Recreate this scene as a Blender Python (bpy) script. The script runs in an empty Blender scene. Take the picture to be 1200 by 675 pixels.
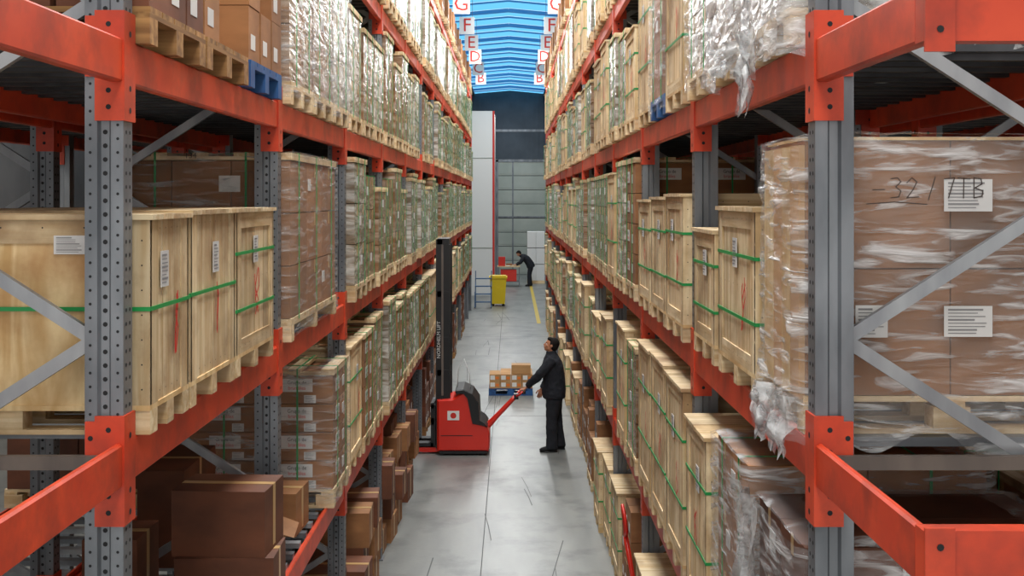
import bpy, math, random
from mathutils import Vector, Matrix, noise
random.seed(7)
sc=bpy.context.scene
try:
    sc.view_settings.view_transform='Standard'; sc.view_settings.look='None'
except Exception: pass
sc.view_settings.exposure=0.0
COL=sc.collection
CH=3.91; AL=1.41; AR=1.10; BAY=2.8; Y0=4.25; NB=13; DEP=1.1
LV=[1.46,2.94,4.41,5.90,7.40]
def lin(c): return c/12.92 if c<=0.04045 else ((c+0.055)/1.055)**2.4
def rgb(r,g,b): return (lin(r/255),lin(g/255),lin(b/255),1)
# ---------------------------------------------------------------- materials
MAT={}
def mk(name,c1,c2=None,scale=(5,5,5),rough=.6,metal=0,var=0.0,bump=0.0,bscale=None,lo=.35,hi=.65,detail=4,stain=None,objrand=True,spec=.5,dist=0.0,srange=(.45,.75)):
    m=bpy.data.materials.new(name); m.use_nodes=True; nt=m.node_tree; N=nt.nodes; L=nt.links
    p=N['Principled BSDF']; p.inputs['Roughness'].default_value=rough; p.inputs['Metallic'].default_value=metal
    p.inputs['Specular IOR Level'].default_value=spec
    p.inputs['Base Color'].default_value=c1
    MAT[name]=m
    if c2 is None and not var and not bump: return m
    tc=N.new('ShaderNodeTexCoord'); oi=N.new('ShaderNodeObjectInfo'); ad=N.new('ShaderNodeVectorMath'); ad.operation='MULTIPLY_ADD'
    cx=N.new('ShaderNodeCombineXYZ')
    for i in range(3): L.new(oi.outputs['Random'],cx.inputs[i])
    L.new(cx.outputs[0],ad.inputs[0]); ad.inputs[1].default_value=(13,17,19) if objrand else (0,0,0); L.new(tc.outputs['Object'],ad.inputs[2])
    mp=N.new('ShaderNodeMapping'); mp.inputs['Scale'].default_value=scale; L.new(ad.outputs[0],mp.inputs['Vector'])
    nz=N.new('ShaderNodeTexNoise'); nz.inputs['Scale'].default_value=1; nz.inputs['Detail'].default_value=detail; nz.inputs['Distortion'].default_value=dist
    L.new(mp.outputs[0],nz.inputs['Vector'])
    cr=N.new('ShaderNodeValToRGB'); cr.color_ramp.elements[0].position=lo; cr.color_ramp.elements[1].position=hi
    cr.color_ramp.elements[0].color=c1; cr.color_ramp.elements[1].color=c2 or c1
    L.new(nz.outputs['Fac'],cr.inputs[0]); out=cr.outputs[0]
    if stain:
        n2=N.new('ShaderNodeTexNoise'); n2.inputs['Scale'].default_value=stain[1]; n2.inputs['Detail'].default_value=8; n2.inputs['Roughness'].default_value=.6; L.new(ad.outputs[0],n2.inputs['Vector'])
        r2=N.new('ShaderNodeValToRGB'); r2.color_ramp.elements[0].position=srange[0]; r2.color_ramp.elements[1].position=srange[1]
        L.new(n2.outputs['Fac'],r2.inputs[0])
        mx=N.new('ShaderNodeMixRGB'); L.new(r2.outputs[0],mx.inputs[0]); L.new(out,mx.inputs[1]); mx.inputs[2].default_value=stain[0]; out=mx.outputs[0]
    if var:
        g=N.new('ShaderNodeNewGeometry'); hs=N.new('ShaderNodeHueSaturation')
        a=N.new('ShaderNodeMath'); a.operation='ADD'; L.new(g.outputs['Random Per Island'],a.inputs[0]); L.new(oi.outputs['Random'],a.inputs[1])
        mr=N.new('ShaderNodeMapRange'); mr.inputs['From Max'].default_value=2; mr.inputs['To Min'].default_value=1-var; mr.inputs['To Max'].default_value=1+var
        L.new(a.outputs[0],mr.inputs[0]); L.new(mr.outputs[0],hs.inputs['Value']); L.new(out,hs.inputs['Color']); out=hs.outputs[0]
    L.new(out,p.inputs['Base Color'])
    if bump:
        b=N.new('ShaderNodeBump'); b.inputs['Strength'].default_value=bump; b.inputs['Distance'].default_value=.02
        if bscale:
            m2=N.new('ShaderNodeMapping'); m2.inputs['Scale'].default_value=bscale; L.new(ad.outputs[0],m2.inputs['Vector'])
            n3=N.new('ShaderNodeTexNoise'); n3.inputs['Scale'].default_value=1; n3.inputs['Detail'].default_value=3; L.new(m2.outputs[0],n3.inputs['Vector']); L.new(n3.outputs['Fac'],b.inputs['Height'])
        else: L.new(nz.outputs['Fac'],b.inputs['Height'])
        L.new(b.outputs[0],p.inputs['Normal'])
    return m
W1=rgb(234,214,176); W2=rgb(200,168,120); WS=(rgb(150,116,80),2.6)
mk('wood_x',W1,W2,(1.5,22,22),.75,var=.30,bump=.2,dist=.6,stain=WS)
mk('wood_y',W1,W2,(22,1.5,22),.75,var=.30,bump=.2,dist=.6,stain=WS)
mk('wood_z',W1,W2,(22,22,1.5),.75,var=.30,bump=.2,dist=.6,stain=WS)
O1=rgb(170,128,78); O2=rgb(120,84,48)
mk('oldwood_x',O1,O2,(1.5,22,22),.8,var=.3)
mk('oldwood_y',O1,O2,(22,1.5,22),.8,var=.3)
mk('oldwood_z',O1,O2,(22,22,1.5),.8,var=.3)
mk('ply',rgb(238,212,162),rgb(206,168,112),(4,4,.9),.65,var=.08,stain=(rgb(170,124,74),2.4),dist=2.6)
mk('card',rgb(164,114,72),rgb(140,96,60),(3,3,9),.8,var=.2,stain=(rgb(112,76,48),1.2))
mk('card_lt',rgb(196,152,102),rgb(180,136,88),(3,3,9),.8,var=.15)
mk('card_dark',rgb(116,68,44),rgb(90,52,34),(3,3,5),.7,var=.25,bump=.2)
mk('wrapcard',rgb(134,98,68),rgb(182,164,146),(1.2,1.2,9),.17,var=.36,bump=.9,bscale=(4,4,24),lo=.42,hi=.72,dist=1.5)
mk('wrapgrey',rgb(138,120,100),rgb(214,210,202),(1.6,1.6,9),.17,var=.34,bump=.9,bscale=(6,6,20),lo=.38,hi=.66,dist=1.8)
mk('red',rgb(218,74,38),rgb(200,60,30),(3,3,3),.42,var=.06,stain=(rgb(146,48,30),4))
mk('steel',rgb(134,139,145),rgb(104,109,115),(6,6,2),.42,.5,var=.05)
mk('steel_lt',rgb(166,170,174),rgb(136,140,146),(6,6,2),.4,.45,var=.05)
mk('steel_brn',rgb(120,108,100),rgb(96,88,84),(6,6,2),.5,.3,var=.05)
mk('deck',rgb(86,88,92),rgb(60,62,66),(6,6,2),.5,.4,var=.12)
mk('hole',rgb(30,31,34),rough=.8)
mk('green',rgb(24,146,72),rough=.45)
mk('blue',rgb(40,92,150),rgb(28,70,124),(8,8,8),.6,var=.15)
mk('white',rgb(228,228,226),rough=.6)
mk('label',rgb(216,216,214),rgb(198,198,198),(4,4,4),.5)
mk('ink',rgb(26,26,28),rough=.6)
mk('marker',rgb(60,48,42),rough=.6)
mk('greyink',rgb(130,130,132),rough=.6)
mk('redmark',rgb(205,44,34),rough=.6)
mk('orange',rgb(226,120,40),rough=.6)
mk('black',rgb(26,27,30),rough=.45)
mk('rubber',rgb(18,18,19),rough=.8)
mk('truckred',rgb(216,44,28),rgb(208,38,24),(3,3,3),.3,spec=.6)
mk('cloth',rgb(34,36,44),rgb(24,26,33),(16,16,16),.9,bump=.3)
mk('trouser',rgb(30,32,40),rgb(22,24,30),(16,16,16),.9,bump=.3)
mk('skin',rgb(190,132,100),rgb(178,118,88),(20,20,20),.5)
mk('hair',rgb(22,18,16),rgb(30,25,22),(60,60,60),.8,bump=.4,spec=.2)
mk('lips',rgb(150,84,74),rough=.5)
mk('tape',rgb(190,154,102),rough=.3)
mk('yellow',rgb(228,196,30),rough=.5)
mk('bluemetal',rgb(50,90,130),rough=.5)
mk('doorgrey',rgb(172,178,170),rgb(156,164,156),(1,1,1),.5)
mk('wallclad',rgb(70,80,90),rgb(56,66,76),(1,1,1),.6)
mk('wallpaint',rgb(130,132,134),rgb(114,116,118),(1,1,1),.7)
mk('ceil',rgb(110,114,118),rgb(94,98,102),(1,1,1),.7)
mk('floor',rgb(140,141,137),rgb(108,110,108),(2.2,.5,1),.36,stain=(rgb(84,86,85),1.3),bump=.04,bscale=(20,20,20),objrand=False,detail=9,lo=.3,hi=.75,srange=(.5,.72))
mk('joint',rgb(80,82,82),rough=.8)
mk('scuff',rgb(78,79,79),rough=.6)
mk('paint_yellow',rgb(190,164,60),rough=.6)
def emis(name,c,s):
    m=bpy.data.materials.new(name); m.use_nodes=True; nt=m.node_tree; nt.nodes.clear()
    o=nt.nodes.new('ShaderNodeOutputMaterial'); e=nt.nodes.new('ShaderNodeEmission'); e.inputs[0].default_value=c; e.inputs[1].default_value=s
    nt.links.new(e.outputs[0],o.inputs[0]); MAT[name]=m; return m
emis('skyblue',rgb(108,198,248),1.2)
emis('skywhite',rgb(192,232,252),1.35)
mk('rib',rgb(84,156,212),rough=.5)
def film(name,c,lo,hi,scale,fm=.4,tm=.72,rot=.35):
    m=bpy.data.materials.new(name); m.use_nodes=True; nt=m.node_tree; N=nt.nodes; L=nt.links
    p=N['Principled BSDF']; p.inputs['Base Color'].default_value=c; p.inputs['Roughness'].default_value=.10
    tc=N.new('ShaderNodeTexCoord'); mp=N.new('ShaderNodeMapping'); mp.inputs['Scale'].default_value=scale; mp.inputs['Rotation'].default_value=(rot,rot,0)
    L.new(tc.outputs['Object'],mp.inputs[0]); nz=N.new('ShaderNodeTexNoise'); nz.inputs['Scale'].default_value=1; nz.inputs['Detail'].default_value=7; nz.inputs['Distortion'].default_value=.8
    L.new(mp.outputs[0],nz.inputs[0])
    mr=N.new('ShaderNodeMapRange'); mr.inputs['From Min'].default_value=fm; mr.inputs['From Max'].default_value=tm; mr.inputs['To Min'].default_value=lo; mr.inputs['To Max'].default_value=hi
    L.new(nz.outputs['Fac'],mr.inputs[0])
    b=N.new('ShaderNodeBump'); b.inputs['Strength'].default_value=1.0; b.inputs['Distance'].default_value=.03; L.new(nz.outputs['Fac'],b.inputs['Height']); L.new(b.outputs[0],p.inputs['Normal'])
    t=N.new('ShaderNodeBsdfTransparent'); mx=N.new('ShaderNodeMixShader'); L.new(mr.outputs[0],mx.inputs[0]); L.new(t.outputs[0],mx.inputs[1]); L.new(p.outputs[0],mx.inputs[2])
    L.new(mx.outputs[0],N['Material Output'].inputs[0]); MAT[name]=m
film('film',rgb(215,218,220),.07,.48,(4,4,26),.5,.72)  # thin pale streaks in the opacity stand in for glints on the film
film('film2',rgb(226,228,230),.14,.75,(4,4,24),.50,.68,-.6)  # stronger diagonal streaks, glints of the wrap put into its opacity
film('film3',rgb(228,230,232),.30,.9,(6,6,14),.45,.64,.5)
film('filmw',rgb(228,231,233),.2,.85,(9,9,9),.42,.65)
# ---------------------------------------------------------------- mesh builder
_txt={}
def text_geo(s):
    if s in _txt: return _txt[s]
    cu=bpy.data.curves.new('t','FONT'); cu.body=s; cu.size=1; cu.align_x='CENTER'; cu.align_y='CENTER'; cu.resolution_u=2
    ob=bpy.data.objects.new('t',cu); COL.objects.link(ob); bpy.context.view_layer.update()
    me=bpy.data.meshes.new_from_object(ob.evaluated_get(bpy.context.evaluated_depsgraph_get()))
    v=[tuple(x.co) for x in me.vertices]; f=[tuple(p.vertices) for p in me.polygons]
    bpy.data.objects.remove(ob); bpy.data.meshes.remove(me); _txt[s]=(v,f); return _txt[s]
class MB:
    def __init__(s): s.v=[];s.f=[];s.m=[];s.s=[];s.mats=[]
    def mi(s,n):
        if n not in s.mats: s.mats.append(n)
        return s.mats.index(n)
    def add(s,vs,fs,mat,M=None,smooth=False):
        o=len(s.v); k=s.mi(mat)
        for v in vs: s.v.append(tuple(M@Vector(v)) if M is not None else tuple(v))
        for f in fs: s.f.append(tuple(i+o for i in f)); s.m.append(k); s.s.append(smooth)
    def box(s,a,b,mat,M=None):
        if mat in('wood','oldwood'):
            d=[abs(b[i]-a[i]) for i in range(3)]; mat=mat+'_'+'xyz'[d.index(max(d))]
        x0,y0,z0=a;x1,y1,z1=b
        vs=[(x0,y0,z0),(x1,y0,z0),(x1,y1,z0),(x0,y1,z0),(x0,y0,z1),(x1,y0,z1),(x1,y1,z1),(x0,y1,z1)]
        s.add(vs,[(0,3,2,1),(4,5,6,7),(0,1,5,4),(1,2,6,5),(2,3,7,6),(3,0,4,7)],mat,M)
    def bar(s,p,q,w,h,mat,up=(0,0,1)):
        p=Vector(p);q=Vector(q);t=(q-p);L=t.length;t.normalize();u=Vector(up); 
        if abs(t.dot(u))>.98:u=Vector((0,1,0))
        r=t.cross(u).normalized();u=r.cross(t)
        M=Matrix.Translation(p)@Matrix((t,r,u)).transposed().to_4x4()
        s.box((0,-w/2,-h/2),(L,w/2,h/2),mat,M)
    def prism(s,poly,h0,h1,mat,M=None,smooth=False):
        n=len(poly); vs=[(x,y,h0) for x,y in poly]+[(x,y,h1) for x,y in poly]
        s.add(vs,[tuple(range(n-1,-1,-1)),tuple(range(n,2*n))],mat,M)
        s.add(vs,[(i,(i+1)%n,n+(i+1)%n,n+i) for i in range(n)],mat,M,smooth)
    def tube(s,pts,rad,mat,seg=12,ref=(0,1,0),cap=True,smooth=True,M=None):
        pts=[Vector(p) for p in pts]; vs=[];fs=[];n=len(pts)
        for i,p in enumerate(pts):
            t=(pts[min(i+1,n-1)]-pts[max(i-1,0)]).normalized(); u=Vector(ref)
            if abs(t.dot(u))>.97: u=Vector((1,0,0)) if abs(t.x)<.9 else Vector((0,0,1))
            u=(u-t*u.dot(t)).normalized(); w=t.cross(u)
            r=rad[i] if isinstance(rad,(list,tuple)) else rad
            ru,rw=r if isinstance(r,(list,tuple)) else (r,r)
            for k in range(seg):
                a=2*math.pi*k/seg; vs.append(tuple(p+u*ru*math.cos(a)+w*rw*math.sin(a)))
        for i in range(n-1):
            for k in range(seg):
                k2=(k+1)%seg; fs.append((i*seg+k,i*seg+k2,(i+1)*seg+k2,(i+1)*seg+k))
        if cap: fs.append(tuple(range(seg-1,-1,-1))); fs.append(tuple((n-1)*seg+k for k in range(seg)))
        s.add(vs,fs,mat,M,smooth)
    def ell(s,c,r,mat,seg=18,rings=12,M=None,R=None):
        vs=[];fs=[];c=Vector(c)
        for i in range(rings+1):
            th=math.pi*i/rings
            for k in range(seg):
                a=2*math.pi*k/seg; v=Vector((r[0]*math.sin(th)*math.cos(a),r[1]*math.sin(th)*math.sin(a),r[2]*math.cos(th)))
                if R is not None: v=R@v
                vs.append(tuple(c+v))
        for i in range(rings):
            for k in range(seg):
                k2=(k+1)%seg; fs.append((i*seg+k,(i+1)*seg+k,(i+1)*seg+k2,i*seg+k2))
        s.add(vs,fs,mat,M,True)
    def disc(s,c,n,r,mat,seg=8):
        n=Vector(n).normalized(); u=n.orthogonal().normalized(); w=n.cross(u); c=Vector(c)
        s.add([tuple(c+u*r*math.cos(2*math.pi*k/seg)+w*r*math.sin(2*math.pi*k/seg)) for k in range(seg)],[tuple(range(seg))],mat)
    def text(s,t,c,size,mat,xdir,up,squash=1):
        v,f=text_geo(t); x=Vector(xdir);u=Vector(up);n=x.cross(u)
        M=Matrix.Translation(Vector(c))@Matrix((x*size*squash,u*size,n)).transposed().to_4x4(); s.add(v,f,mat,M)
    def stroke(s,pts,wd,mat,O,xd,up,n):
        O=Vector(O);xd=Vector(xd);up=Vector(up);n=Vector(n)
        P=[O+xd*p[0]+up*p[1] for p in pts]
        for a,c in zip(P[:-1],P[1:]):
            t=(c-a); 
            if t.length<1e-5: continue
            t.normalize(); q=t.cross(n)*wd/2
            s.add([a-q-t*wd*.3,c-q+t*wd*.3,c+q+t*wd*.3,a+q-t*wd*.3],[(0,1,2,3)],mat)
    def mesh(s,name):
        me=bpy.data.meshes.new(name); me.from_pydata(s.v,[],s.f)
        for n in s.mats: me.materials.append(MAT[n])
        me.polygons.foreach_set('material_index',s.m); me.polygons.foreach_set('use_smooth',s.s); me.update(); return me
    def obj(s,name,parent=None,loc=None,rotz=0):
        return link(s.mesh(name),name,parent,loc,rotz)
def link(me,name,parent=None,loc=None,rotz=0):
    o=bpy.data.objects.new(name,me); COL.objects.link(o)
    if loc: o.location=loc
    o.rotation_euler[2]=rotz
    if parent: o.parent=parent
    return o
def empty(name,loc=(0,0,0),rotz=0):
    e=bpy.data.objects.new(name,None); COL.objects.link(e); e.location=loc; e.rotation_euler[2]=rotz; e.empty_display_size=.2; return e
# ---------------------------------------------------------------- shell
LX,RX,YB,ZC=-9.0,9.0,60.0,9.15
b=MB(); b.box((LX-.2,-3,-.2),(RX+.2,YB+.3,0),'floor'); b.obj('floor')
b=MB()
b.box((-.33,0,0),(-.320,YB,.0012),'joint')
for y in (9,21,33,45,57): b.box((-3,y,0),(3,y+.008,.0012),'joint')
b.obj('floor_joints')
b=MB(); rs=random.Random(12)
for i in range(26):
    y=rs.uniform(10,40); x=rs.uniform(-1.0,.8); a=rs.uniform(-.05,.05); L_=rs.uniform(.5,2.5)
    b.stroke([(x,y),(x+a*L_,y+L_*.5),(x+a*L_*2.4,y+L_)],rs.uniform(.006,.014),'scuff',(0,0,.0008+i*.00002),(1,0,0),(0,1,0),(0,0,1))
b.obj('floor_tyre_marks')
b=MB(); b.box((.78,36.5,0),(.9,56,.003),'paint_yellow'); b.obj('floor_marking_line')
b=MB()
b.box((LX,YB,0),(RX,YB+.2,ZC+1),'wallclad')
x=LX
while x<RX: b.box((x,YB-.03,5.9),(x+.12,YB,ZC+.8),'wallclad'); x+=.25
b.box((LX,YB-.04,7.3),(RX,YB,7.42),'steel')
b.obj('wall_back')
b=MB(); b.box((LX-.2,-3,0),(LX,YB,ZC),'wallpaint'); b.obj('wall_left')
b=MB(); b.box((RX,-3,0),(RX+.2,YB,ZC),'wallpaint'); b.obj('wall_right')
b=MB()
x0,x1=-.7,3.3; D0=-.1
for i in range(8):
    z=.02+i*.72; b.box((x0,YB-.12+D0,z),(x1,YB-.07+D0,z+.69),'doorgrey')
    for j in range(4):
        xa=x0+.08+j*.98; b.box((xa,YB-.135+D0,z+.08),(xa+.86,YB-.12+D0,z+.61),'doorgrey')
b.box((x0-.12,YB-.16+D0,0),(x0,YB-.06+D0,5.85),'steel'); b.box((x1,YB-.16+D0,0),(x1+.12,YB-.06+D0,5.85),'steel'); b.box((x0-.12,YB-.16+D0,5.75),(x1+.12,YB-.06+D0,5.88),'steel')
b.box((x0+.7,YB-.17+D0,0),(x0+.78,YB-.12+D0,5.75),'steel')
b.box((x0,YB-.16+D0,2.9),(x1,YB-.12+D0,2.98),'steel')
b.obj('door_1')
sx0,sx1,xm=-1.9,1.6,-.1
b=MB(); b.box((LX,-3,ZC),(sx0,YB,ZC+.15),'ceil'); b.box((sx1,-3,ZC),(RX,YB,ZC+.15),'ceil'); b.obj('ceiling')
b=MB()
y=2.0;i=0; RS=.16
while y<YB-.1:
    y2=min(y+2.9,YB)
    for (ya,yb,mt) in ((y,y+.35,'skywhite'),(y+.35,y+1.45,'skyblue'),(y+1.45,y+1.7,'skywhite'),(y+1.7,y2,'skyblue')):
        if ya>=YB: continue
        yb=min(yb,YB)
        b.add([(sx0,ya,ZC+.1),(xm,ya,ZC+.1+RS),(xm,yb,ZC+.1+RS),(sx0,yb,ZC+.1)],[(0,1,2,3)],mt)
        b.add([(xm,ya,ZC+.1+RS),(sx1,ya,ZC+.1),(sx1,yb,ZC+.1),(xm,yb,ZC+.1+RS)],[(0,1,2,3)],mt)
    b.bar((sx0,y,ZC+.03),(xm,y,ZC+.03+RS),.06,.11,'rib'); b.bar((xm,y,ZC+.03+RS),(sx1,y,ZC+.03),.06,.11,'rib')
    b.bar((sx0,y+1.45,ZC+.06),(xm,y+1.45,ZC+.06+RS),.03,.05,'rib'); b.bar((xm,y+1.45,ZC+.06+RS),(sx1,y+1.45,ZC+.06),.03,.05,'rib')
    y+=2.9
b.obj('window_1')
# ---------------------------------------------------------------- racks
def post_mesh():
    b=MB(); H=8.0; w=.14; t=.10; g=.014
    poly=[(0,0),(0,t),(-.045,t),(-.055,t-g),(-.085,t-g),(-.095,t),(-w,t),(-w,0),(-.095,0),(-.085,g),(-.055,g),(-.045,0)]
    b.prism(poly[::-1],0,H,'steel')
    z=.1
    while z<H-.05:
        b.disc((-.070,g-.001,z),(0,-1,0),.009,'hole'); b.disc((-.020,-.001,z+.025),(0,-1,0),.0055,'hole'); b.disc((-.120,-.001,z+.025),(0,-1,0),.0055,'hole')
        b.disc((.001,.03,z),(1,0,0),.008,'hole'); b.disc((.001,.07,z),(1,0,0),.008,'hole')
        z+=.05
    b.box((-w-.02,-.03,0),(.02,t+.03,.012),'steel')
    return b.mesh('upright_post')
def conn_mesh():
    b=MB(); t=.10
    b.box((0,-.004,-.22),(.008,t+.004,.18),'red')
    for ys in ((-.012,-.001),(t+.001,t+.012)):
        b.box((-.10,ys[0],-.22),(.008,ys[1],.18),'red')
        b.box((-.135,ys[0],-.06),(-.10,ys[1],.16),'red')
        yy=ys[0]-.001 if ys[0]<0 else ys[1]+.001
        for z in (-.17,-.11,-.03,.05,.13):
            b.disc((-.05,yy,z),(0,-1 if ys[0]<0 else 1,0),.010,'hole')
        b.disc((-.115,yy,.1),(0,-1 if ys[0]<0 else 1,0),.01,'hole')
    for z in (-.18,-.1,.1): b.disc((.0095,.05,z),(1,0,0),.012,'hole')
    return b.mesh('beam_connector')
def beam_mesh(L,name):
    b=MB(); c=.008; x0,x1,z0,z1=-.05,0,-.08,.08
    poly=[(x0,z0+c),(x0+c,z0),(x1-c,z0),(x1,z0+c),(x1,z1-c),(x1-c,z1),(-.022,z1),(-.022,z1-.035),(x0,z1-.035)]
    M=Matrix(((1,0,0,0),(0,0,1,0),(0,1,0,0),(0,0,0,1)))
    b.prism(poly,0,L,'red',M); return b.mesh(name)
def frame_mesh():
    b=MB(); xa,xb=-.12,-DEP+.02; y=.05
    st=.62; z=3.39-5*st; k=1
    nodes=[]
    while z<7.9: nodes.append((xa if k%2==0 else xb,z)); z+=st;k+=1
    for (p,q) in zip(nodes[:-1],nodes[1:]):
        b.bar((p[0],y,p[1]),(q[0],y,q[1]),.03,.048,'steel_lt',up=(0,0,1))
    for z in (.2,7.85): b.bar((xa,y,z),(xb,y,z),.04,.05,'steel')
    b.bar((xa+.06,-.02,2.955),(xb,-.02,2.955),.03,.05,'steel_brn')
    return b.mesh('frame_bracing')
PM=post_mesh(); CM=conn_mesh(); BM=beam_mesh(BAY-.1,'shelf_beam'); BS=beam_mesh(1.05,'shelf_beam_end'); FM=frame_mesh()
def bars_mesh():
    b=MB()
    for i in range(11):
        y=.16+i*.245; b.box((-DEP+.05,y,-.035),(-.05,y+.07,.0),'steel_lt' if i%2 else 'steel')
    return b.mesh('shelf_cross_bars')
def deck_mesh():
    b=MB()
    for i in range(13):
        y=.02+i*.205; b.box((-DEP+.05,y,-.03),(-.05,y+.19,.0),'deck'); b.box((-DEP+.05,y+.07,-.055),(-.05,y+.12,-.03),'deck')
    return b.mesh('shelf_deck')
BRM=bars_mesh(); DKM=deck_mesh()
def rack(side,face,k0,k1,name='pallet_rack',ends=False,levels=LV):
    e=empty(name,(0,0,0))
    def pl(me,n,x,y,z,ylen):
        if side<0: return link(me,n,e,(face-x,y,z),0)
        else: return link(me,n,e,(face+x,y+ylen,z),math.pi)
    for k in range(k0,k1+1):
        y=Y0+BAY*k
        pl(PM,'upright_front',0,y,0,.1)
        if side<0: link(PM,'upright_rear',e,(face-DEP,y+.1,0),math.pi)
        else: link(PM,'upright_rear',e,(face+DEP,y,0),0)
        pl(FM,'frame_bracing',0,y,0,.1) if side<0 else None
        if side>0:
            o=link(FM,'frame_bracing',e,(face,y,0),0); o.scale=(-1,1,1)
        for h in levels:
            pl(CM,'beam_connector',0,y,h,.1)
            if side<0: link(CM,'beam_connector',e,(face-DEP,y+.1,h),math.pi)
            else: link(CM,'beam_connector',e,(face+DEP,y,h),0)
        if k<k1:
            for li,h in enumerate(levels):
                pl(BM,'shelf_beam',0,y+.1,h,BAY-.1); pl(BM,'shelf_beam',DEP-.05,y+.1,h,BAY-.1)
                pl(DKM if li>=2 else BRM,'shelf_deck',0,y+.1,h+.078,BAY-.1)
    if ends:
        y=Y0-1.05
        for h in levels[1:3]:
            pl(BS,'shelf_beam',0,y,h,1.05)
            b=MB(); s=-1 if side<0 else 1
            xa,xb=(face,face-2.4) if side<0 else (face,face+2.4)
            b.box((min(xa,xb),y-.07,h-.08),(max(xa,xb),y-.003,h+.08),'red')
            b.box((min(xa,xa+.08*s),y-.082,h-.11),(max(xa,xa+.08*s),y-.071,h+.09),'red')
            b.disc((xa+s*.04,y-.084,h+.04),(0,-1,0),.01,'hole'); b.disc((xa+s*.04,y-.084,h-.05),(0,-1,0),.01,'hole')
            b.obj('end_beam',e)
    return e
rack(-1,-AL,0,NB,ends=True)
rack(1,AR,0,NB-1,ends=True)
rack(1,-AL-2*DEP-.25,0,4)
rack(-1,AR+2*DEP+.25,0,4)
# ---------------------------------------------------------------- loads
def pallet(b,w,d,mat='wood',z=0):
    for yc in (-w/2+.05,0,w/2-.05):
        b.box((-d,yc-.05,z),(0,yc+.05,z+.02),mat)
        for xc in (-d+.07,-d/2,-.07): b.box((xc-.07,yc-.05,z+.02),(xc+.07,yc+.05,z+.1),mat)
    for xc in (-d+.05,-d/2,-.05): b.box((xc-.05,-w/2,z+.1),(xc+.05,w/2,z+.12),mat)
    n=max(5,int(w/.16)); st=w/n
    for i in range(n): b.box((-d,-w/2+i*st+.008,z+.12),(0,-w/2+(i+1)*st-.008,z+.142),mat)
def ring_strap(b,w,d,z,mat='green',e=.004,t=.016):
    b.box((-d-e,-w/2-e,z),(e,-w/2,z+t),mat); b.box((-d-e,w/2,z),(e,w/2+e,z+t),mat)
    b.box((0,-w/2,z),(e,w/2,z+t),mat); b.box((-d-e,-w/2,z),(-d,w/2,z+t),mat)
def vstrap(b,w,d,y,z0,z1,mat='green',e=.004,t=.013):
    b.box((0,y-t/2,z0),(e,y+t/2,z1+e),mat); b.box((-d-e,y-t/2,z0),(-d,y+t/2,z1+e),mat); b.box((-d,y-t/2,z1),(0,y+t/2,z1+e),mat)
def xstrap(b,w,d,x,z0,z1,mat='green',e=.004,t=.013):
    for s in (-1,1): b.box((x-t/2,min(s*w/2,s*(w/2+e)),z0),(x+t/2,max(s*w/2,s*(w/2+e)),z1+e),mat)
    b.box((x-t/2,-w/2,z1),(x+t/2,w/2,z1+e),mat)
def lab(b,face,w,d,u,z,lw,lh,txt=None,e=.003,mark=False,m='label'):
    if face=='A':
        b.box((0,u-lw/2,z-lh/2),(e,u+lw/2,z+lh/2),m); c=lambda du,dz:(e+.0015,u+du,z+dz); xd=(0,1,0)
    elif face=='C':
        b.box((u-lw/2,-w/2-e,z-lh/2),(u+lw/2,-w/2,z+lh/2),m); c=lambda du,dz:(u+du,-w/2-e-.0015,z+dz); xd=(1,0,0)
    else:
        b.box((u-lw/2,w/2,z-lh/2),(u+lw/2,w/2+e,z+lh/2),m); c=lambda du,dz:(u-du,w/2+e+.0015,z+dz); xd=(-1,0,0)
    if txt:
        n=len(txt)
        for i,t in enumerate(txt): b.text(t,c(0,lh*(.5-(i+.7)/(n+.4))),lh/(n+.3)*.95,'redmark' if (i==1 and mark) else 'ink',xd,(0,0,1),squash=.9)
    else:
        X=Vector(xd); nl=8; rg=random.Random(int(u*1000+z*77))
        for i in range(nl):
            hw=lw*rg.uniform(.22,.40); cc=Vector(c(-(lw*.42-hw),lh*(.38-.76*i/(nl-1)))); q=Vector((0,0,lh*(.014 if i%3 else .028)))
            b.add([cc-X*hw-q,cc+X*hw-q,cc+X*hw+q,cc-X*hw+q],[(0,1,2,3)],'greyink')
C={}
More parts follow.
